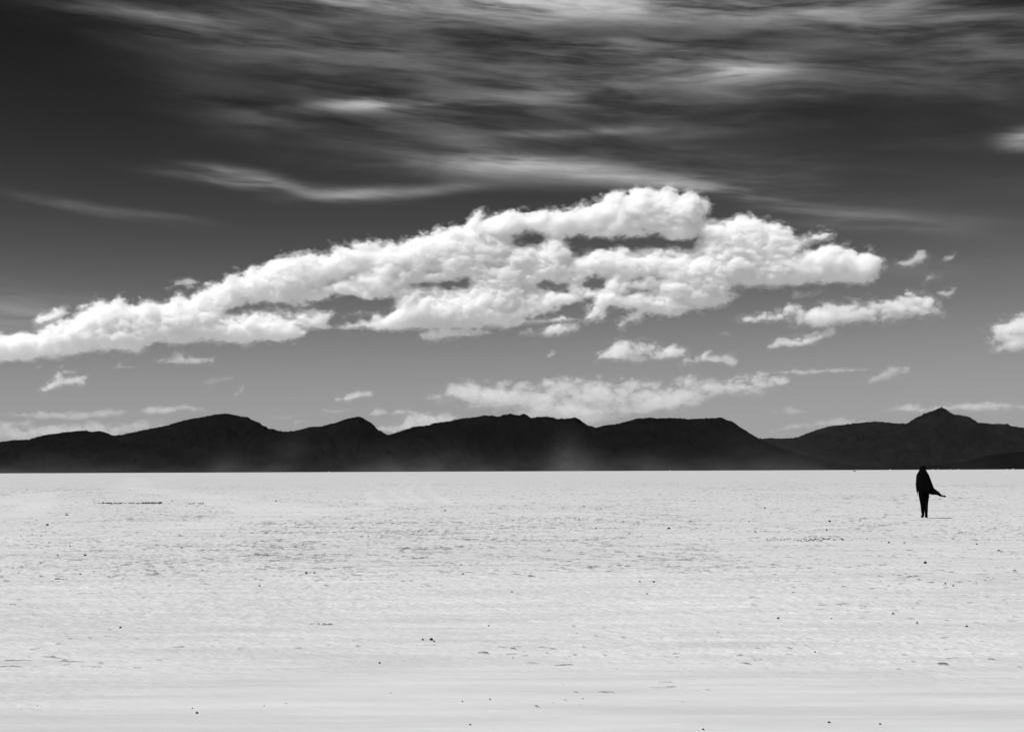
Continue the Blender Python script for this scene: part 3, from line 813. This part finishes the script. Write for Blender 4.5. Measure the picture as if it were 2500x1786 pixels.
heap0 = None
for i, (px, w, h) in enumerate([(2173, 5, 1.2), (2277, 5, 1.3), (2290, 4, 1.2), (2321, 3, 1.2), (2340, 4, 1.3), (2016, 3, 1), (1895, 3, 1), (2458, 3, 1.1), (2473, 5, 1.7), (686, 3, 1), (804, 6, 1.2),
                               (1636, 4, 1.2)]):
    yh = 1149.6 - (px - 1250) * ROLL
    p = on_ground(px, yh + 2.2)
    s = p.y / F
    if heap0 is None:
        heap0 = lump_mesh('salt_heap', 5, 1, 1, 1, white)
    o = bpy.data.objects.new('salt_heap', heap0)
    C.objects.link(o)
    o.location = (p.x, p.y, 0)
    o.scale = (w * s, w * s, (h + 2.0) * s)
    tag(o, 'tiny white salt heap breaking the far edge of the flat', 'salt heap', 'white salt heaps on the horizon')

# ------------------------------------------------------------------ person
cloth = grey('black cloth', 0.003, 1.0, 0.0)
skinm = grey('film dark skin', 0.02, 0.8, 0.1)  # skin colour darkened to the crushed blacks of the film
foot = on_ground(2257, 1264.8)
per = bpy.data.objects.new('person', None)
C.objects.link(per)
per.location = foot + Vector((0, 0, 0.002))
per.rotation_euler = (0, 0, -math.atan2(foot.x, foot.y) )
tag(per, 'person in a black hooded shawl standing on the salt, shawl end blown out sideways', 'person')
K = 0.001568


def sk(u, v):
    """A point of the figure's outline: metres right of its middle and above its feet."""
    return ((u - 862) * K, (1340 - v) * K)


def skin_object(name, chains, mat, parent, sub=2):
    """Connected joints with radii, grown into one continuous surface."""
    verts, rad, edges, index = [], [], [], {}
    for ch in chains:
        last = None
        for (x, y, z, rx, ry) in ch:
            key = (round(x, 4), round(y, 4), round(z, 4))
            if key not in index:
                index[key] = len(verts)
                verts.append((x, y, z))
                rad.append((rx, ry))
            if last is not None and last != index[key]:
                edges.append((last, index[key]))
            last = index[key]
    me = bpy.data.meshes.new(name)
    me.from_pydata(verts, edges, [])
    o = bpy.data.objects.new(name, me)
    C.objects.link(o)
    md = o.modifiers.new('skin', 'SKIN')
    for i, q in enumerate(rad):
        me.skin_vertices[0].data[i].radius = q
    me.skin_vertices[0].data[0].use_root = True
    md.use_smooth_shade = True
    s_ = o.modifiers.new('smooth', 'SUBSURF')
    s_.levels = s_.render_levels = sub
    me.materials.append(mat)
    o.parent = parent
    return o


# seen from behind: +y is the way the person faces, x is to the right in the photograph
pel = (0.000, 0.00, 0.86, 0.135, 0.105)
chest = (-0.010, 0.01, 1.14, 0.135, 0.10)
neck0 = (-0.014, 0.00, 1.36, 0.06, 0.06)
neck1 = (-0.016, 0.01, 1.43, 0.048, 0.05)
head = [(-0.016, 0.02, 1.475, 0.062, 0.075), (-0.016, 0.025, 1.535, 0.072, 0.088), (-0.016, 0.02, 1.600, 0.058, 0.068)]
nose = [head[1], (-0.016, 0.115, 1.515, 0.014, 0.014)]
ears = [[head[1], (-0.016 + q * 0.085, 0.02, 1.525, 0.012, 0.02)] for q in (-1, 1)]
la = [chest, (-0.165, 0.0, 1.31, 0.052, 0.055), (-0.205, -0.01, 1.06, 0.040, 0.042), (-0.200, 0.04, 0.88, 0.028, 0.030), (-0.196, 0.055, 0.83, 0.034, 0.018)]
ra = [chest, (0.135, 0.0, 1.31, 0.052, 0.055), (0.185, -0.01, 1.07, 0.040, 0.042), (0.170, 0.10, 0.93, 0.028, 0.030), (0.150, 0.15, 0.92, 0.018, 0.034)]
fingers = []
for q, ln in ((-0.024, 0.070), (-0.008, 0.080), (0.008, 0.076), (0.024, 0.060)):
    b = la[-1]
    fingers.append([b, (b[0] + 0.002, b[1] + q, b[2] - 0.04, 0.009, 0.009), (b[0] + 0.006, b[1] + q * 1.1 + 0.004, b[2] - 0.04 - ln * 0.55, 0.008, 0.008), (b[0] + 0.014, b[1] + q * 1.1 + 0.010, b[2] - 0.04 - ln, 0.006, 0.006)])
    b = ra[-1]
    fingers.append([b, (b[0] - 0.04, b[1] + 0.01, b[2] + q, 0.009, 0.009), (b[0] - 0.04 - ln * 0.5, b[1] - 0.004, b[2] + q * 1.1, 0.008, 0.008), (b[0] - 0.04 - ln * 0.8, b[1] - 0.02, b[2] + q * 1.1, 0.006, 0.006)])
b = la[-1]
fingers.append([b, (b[0] + 0.012, b[1] + 0.040, b[2] - 0.005, 0.010, 0.010), (b[0] + 0.016, b[1] + 0.055, b[2] - 0.040, 0.008, 0.008)])
b = ra[-1]
fingers.append([b, (b[0] - 0.010, b[1] - 0.005, b[2] + 0.042, 0.010, 0.010), (b[0] - 0.045, b[1] - 0.015, b[2] + 0.055, 0.008, 0.008)])


def leg(q, fx, dx):
    ankle = sk(834, 1262) if q < 0 else sk(897, 1270)
    knee = sk(829, 1085) if q < 0 else sk(899, 1085)
    hip = (q * 0.078, 0.0, 0.80, 0.092, 0.098)
    mid = ((hip[0] + knee[0]) / 2 - q * 0.004, 0.0, 0.60, 0.072, 0.078)
    kn = (knee[0], 0.01, knee[1] + 0.02, 0.052, 0.056)
    calf = ((knee[0] * 0.6 + ankle[0] * 0.4), -0.01, 0.29, 0.046, 0.052)
    an = (ankle[0], 0.0 + dx, ankle[1] - 0.01, 0.034, 0.038)
    heel = (ankle[0] - q * 0.004, -0.03 + dx, 0.04, 0.034, 0.036)
    toe = (ankle[0] + fx, 0.15 + dx, 0.032, 0.036, 0.024)
    return [pel, hip, mid, kn, calf, an, heel], [an, (ankle[0] + fx * 0.5, 0.07 + dx, 0.042, 0.038, 0.034), toe]


LL, LF = leg(-1, -0.035, 0.10)
RL, RF = leg(1, 0.012, -0.03)
body = skin_object('body', [[pel, (-0.004, 0.005, 1.0, 0.118, 0.09), chest, neck0, neck1] + head, nose] + ears + [la, ra] + fingers + [LL, LF, RL, RF], skinm, per)


def grown(ch, k, stop=None):
    return [(x, y, z, rx * k + 0.006, ry * k + 0.006) for (x, y, z, rx, ry) in ch[:stop]]


trousers = skin_object('trousers', [[(pel[0], pel[1], pel[2], 0.150, 0.118), (-0.003, 0.004, 0.96, 0.13, 0.10)], grown([(pel[0], pel[1], pel[2], 0.136, 0.104)] + LL[1:], 1.06, 6),
                                    grown([(pel[0], pel[1], pel[2], 0.136, 0.104)] + RL[1:], 1.06, 6)], cloth, per)
for L_, F_ in ((LL, LF), (RL, RF)):
    an = L_[5]
    up_ = (an[0], an[1], an[2] + 0.10, 0.046, 0.050)
    skin_object('boot', [[up_, (an[0], an[1], an[2], 0.044, 0.048), (L_[6][0], L_[6][1], 0.044, 0.042, 0.042)],
                         [(an[0], an[1], an[2], 0.044, 0.048)] + [(x, y, z + 0.006, rx + 0.008, ry + 0.008) for x, y, z, rx, ry in F_[1:]]], cloth, per)

# hooded shawl: rings down the figure, with folds; the front of the hood is open
RINGS = [(292, 850, 866), (298, 828, 886), (310, 808, 900), (330, 794, 909), (355, 788, 913), (385, 784, 918), (410, 770, 932), (440, 750, 948), (475, 731, 968), (510, 724, 980),
         (560, 719, 998), (620, 714, 1018), (680, 716, 1038), (730, 721, 1055), (770, 735, 1060), (800, 752, 1040), (830, 760, 1000)]
bm = bmesh.new()
NR = 40
prev = None
for k, (v, ul, ur) in enumerate(RINGS):
    xl, z = sk(ul, v)
    xr, _ = sk(ur, v)
    cx, rx = (xl + xr) / 2, (xr - xl) / 2
    dep = (0.02, 0.06, 0.085, 0.105, 0.115, 0.115, 0.115, 0.125, 0.14, 0.15, 0.155, 0.16, 0.165, 0.165, 0.165, 0.16, 0.15)[k]
    ring = []
    for j in range(NR):
        a = 2 * math.pi * j / NR
        fold = 0.0 if k < 6 else (k - 5) / 12.0
        f = 1 + 0.07 * fold * math.sin(7 * a + 0.8 + 0.1 * k) * abs(math.sin(a))
        ca, sa = math.cos(a), math.sin(a)
        ring.append(bm.verts.new((cx + rx * math.copysign(abs(ca) ** 0.9, ca), dep * sa * f + 0.012, z - 0.03 * fold * max(0.0, math.sin(3 * a)))))
    if prev:
        for j in range(NR):
            a = 2 * math.pi * (j + 0.5) / NR
            if 2 <= k <= 5 and 0.9 < a < math.pi - 0.9:
                continue                       # face opening
            bm.faces.new((prev[j], prev[(j + 1) % NR], ring[(j + 1) % NR], ring[j]))
    else:
        bm.faces.new(ring[::-1])
    prev = ring
# the blown end
TOP = [(1000, 640), (1062, 745), (1088, 765), (1110, 783), (1150, 818), (1178, 850), (1192, 872), (1212, 888)]
LOW = [(930, 850), (962, 857), (1028, 875), (1070, 872), (1128, 880), (1150, 898), (1188, 907), (1214, 897)]
prev = None
for i, (t, l) in enumerate(zip(TOP, LOW)):
    row = []
    for j in range(9):
        w = j / 8.0
        x, z = sk(t[0] * (1 - w) + l[0] * w, t[1] * (1 - w) + l[1] * w)
        y = -0.04 - 0.02 * i + 0.035 * math.sin(w * 8 + i * 0.6) + 0.05 * math.sin(i * 0.9)
        row.append(bm.verts.new((x, y, z)))
    if prev:
        for j in range(8):
            bm.faces.new((prev[j], prev[j + 1], row[j + 1], row[j]))
    prev = row
me = bpy.data.meshes.new('shawl')
bmesh.ops.recalc_face_normals(bm, faces=bm.faces[:])
bm.to_mesh(me)
bm.free()
me.polygons.foreach_set('use_smooth', np.full(len(me.polygons), True))
me.materials.append(cloth)
shawl = bpy.data.objects.new('shawl', me)
C.objects.link(shawl)
shawl.parent = per
so = shawl.modifiers.new('thickness', 'SOLIDIFY')
so.thickness, so.offset = 0.008, -1
# tassel at the blown corner
bm = bmesh.new()
random.seed(9)
for i in range(26):
    a = Vector((sk(1206, 892)[0], -0.12, sk(1206, 892)[1]))
    e = Vector((sk(1240 + random.uniform(-25, 50), 900 + random.gauss(4, 9))[0], -0.12 + random.gauss(0, 0.015), 0))
    e.z = sk(0, 900 + random.gauss(3, 8))[1]
    if i < 3:
        e = Vector((sk(1228, 848)[0], -0.12, sk(1228, 850 + i * 3)[1]))
    d = (e - a)
    n_ = d.cross(Vector((0, 1, 0))).normalized() * 0.006
    y_ = Vector((0, 0.006, 0))
    ms = [bm.verts.new(a + q) for q in (n_, y_, -n_, -y_)]
    md_ = [bm.verts.new(a + d * 0.6 + q * 1.3) for q in (n_, y_, -n_, -y_)]
    tip = bm.verts.new(e)
    for j in range(4):
        bm.faces.new((ms[j], ms[(j + 1) % 4], md_[(j + 1) % 4], md_[j]))
        bm.faces.new((md_[j], md_[(j + 1) % 4], tip))
g = bmesh.ops.create_icosphere(bm, subdivisions=2, radius=1.0)
kx, kz = sk(1256, 901)
for v in g['verts']:
    k = 1 + 0.25 * mnoise.noise(v.co * 2.0)
    v.co = Vector((kx + v.co.x * 0.058 * k * (1 - 0.25 * v.co.x), -0.12 + v.co.y * 0.025 * k, kz + v.co.z * 0.030 * k - 0.01 * v.co.x))
me = bpy.data.meshes.new('tassel')
bm.to_mesh(me)
bm.free()
me.materials.append(cloth)
tas = bpy.data.objects.new('tassel', me)
C.objects.link(tas)
tas.parent = shawl

# ------------------------------------------------------------------ blown dust at the foot of the mountains, and the air
def dust():
    rng = np.random.default_rng(8)
    Yd = 9500.0
    s = Yd / F
    nx, ny, nz = 560, 10, 56
    x0, x1, hgt = -1500.0, 1500.0, 150.0
    ux = np.linspace(x0, x1, nx).astype(np.float32)[:, None, None] + 1250
    h = np.linspace(0, hgt, nz).astype(np.float32)[None, None, :]
    n1 = lattice_noise((nx, ny, nz), (26, 1.5, 3), rng) * 0.55 + lattice_noise((nx, ny, nz), (70, 3, 8), rng) * 0.35 + lattice_noise((nx, ny, nz), (180, 4, 18), rng) * 0.2
    d = 0.75 * np.exp(-h / 16.0) * (0.7 + 0.5 * n1).clip(0, 3)
    d = d + 0.16 * np.exp(-h / 50.0) * (0.5 + 0.8 * n1).clip(0, 3)
    for (cx, w, top, lean, k) in ((1372, 42, 62, 0.1, 0.62), (1420, 34, 40, 0.3, 0.35), (690, 34, 66, 0.35, 0.5), (540, 30, 40, 0.2, 0.35), (150, 46, 66, 0.1, 0.3), (250, 60, 30, 0.0, 0.2),
                                  (1560, 50, 34, 0.2, 0.35), (960, 60, 30, 0.1, 0.3), (1090, 70, 56, 0.2, 0.2), (1780, 90, 70, 0.2, 0.18), (1890, 70, 70, 0.1, 0.16), (340, 40, 50, 0.2, 0.22)):
        d = d + k * np.exp(-((ux - cx - lean * h) / w) ** 2) * np.exp(-(h / top) ** 2) * (0.75 + 0.6 * n1).clip(0, 3)
    yy = np.linspace(-1, 1, ny).astype(np.float32)[None, :, None]
    d = d * (1 - yy ** 2) * smooth(ux, -230, -150) * (1 - smooth(ux, 2650, 2730)) * (1 - smooth(h, 110, 148)) * (1 - 0.75 * smooth(ux, 1950, 2200))
    dep = 1200.0
    o = voxel_object('dust', d, (x0 * s, -dep / 2, 0.0), (x1 * s, dep / 2, hgt * s), volume_material('blown dust', 0.165 / dep, 0.2, 0.9))
    o.location = (0, Yd, 0.5)
    tag(o, 'thin dust blowing along the foot of the mountains', 'dust', kind='stuff')


dust()

me = bpy.data.meshes.new('haze')
bm = bmesh.new()
bmesh.ops.create_cube(bm, size=1.0)
for v in bm.verts:
    v.co = Vector((v.co.x * 90000, 17000 + v.co.y * 34800, 600 + v.co.z * 1240 + 10))
bm.to_mesh(me)
bm.free()
hz = bpy.data.objects.new('haze', me)
C.objects.link(hz)
m = bpy.data.materials.new('thin air haze')
m.use_nodes = True
t = m.node_tree
for nd in list(t.nodes):
    t.nodes.remove(nd)
out = t.nodes.new('ShaderNodeOutputMaterial')
pv = t.nodes.new('ShaderNodeVolumePrincipled')
pv.inputs['Color'].default_value = (0.9, 0.9, 0.9, 1)
pv.inputs['Density'].default_value = 0.55e-6
t.links.new(pv.outputs[0], out.inputs['Volume'])
me.materials.append(m)
tag(hz, kind='stuff')
print('built', round(time.time() - T0, 1))
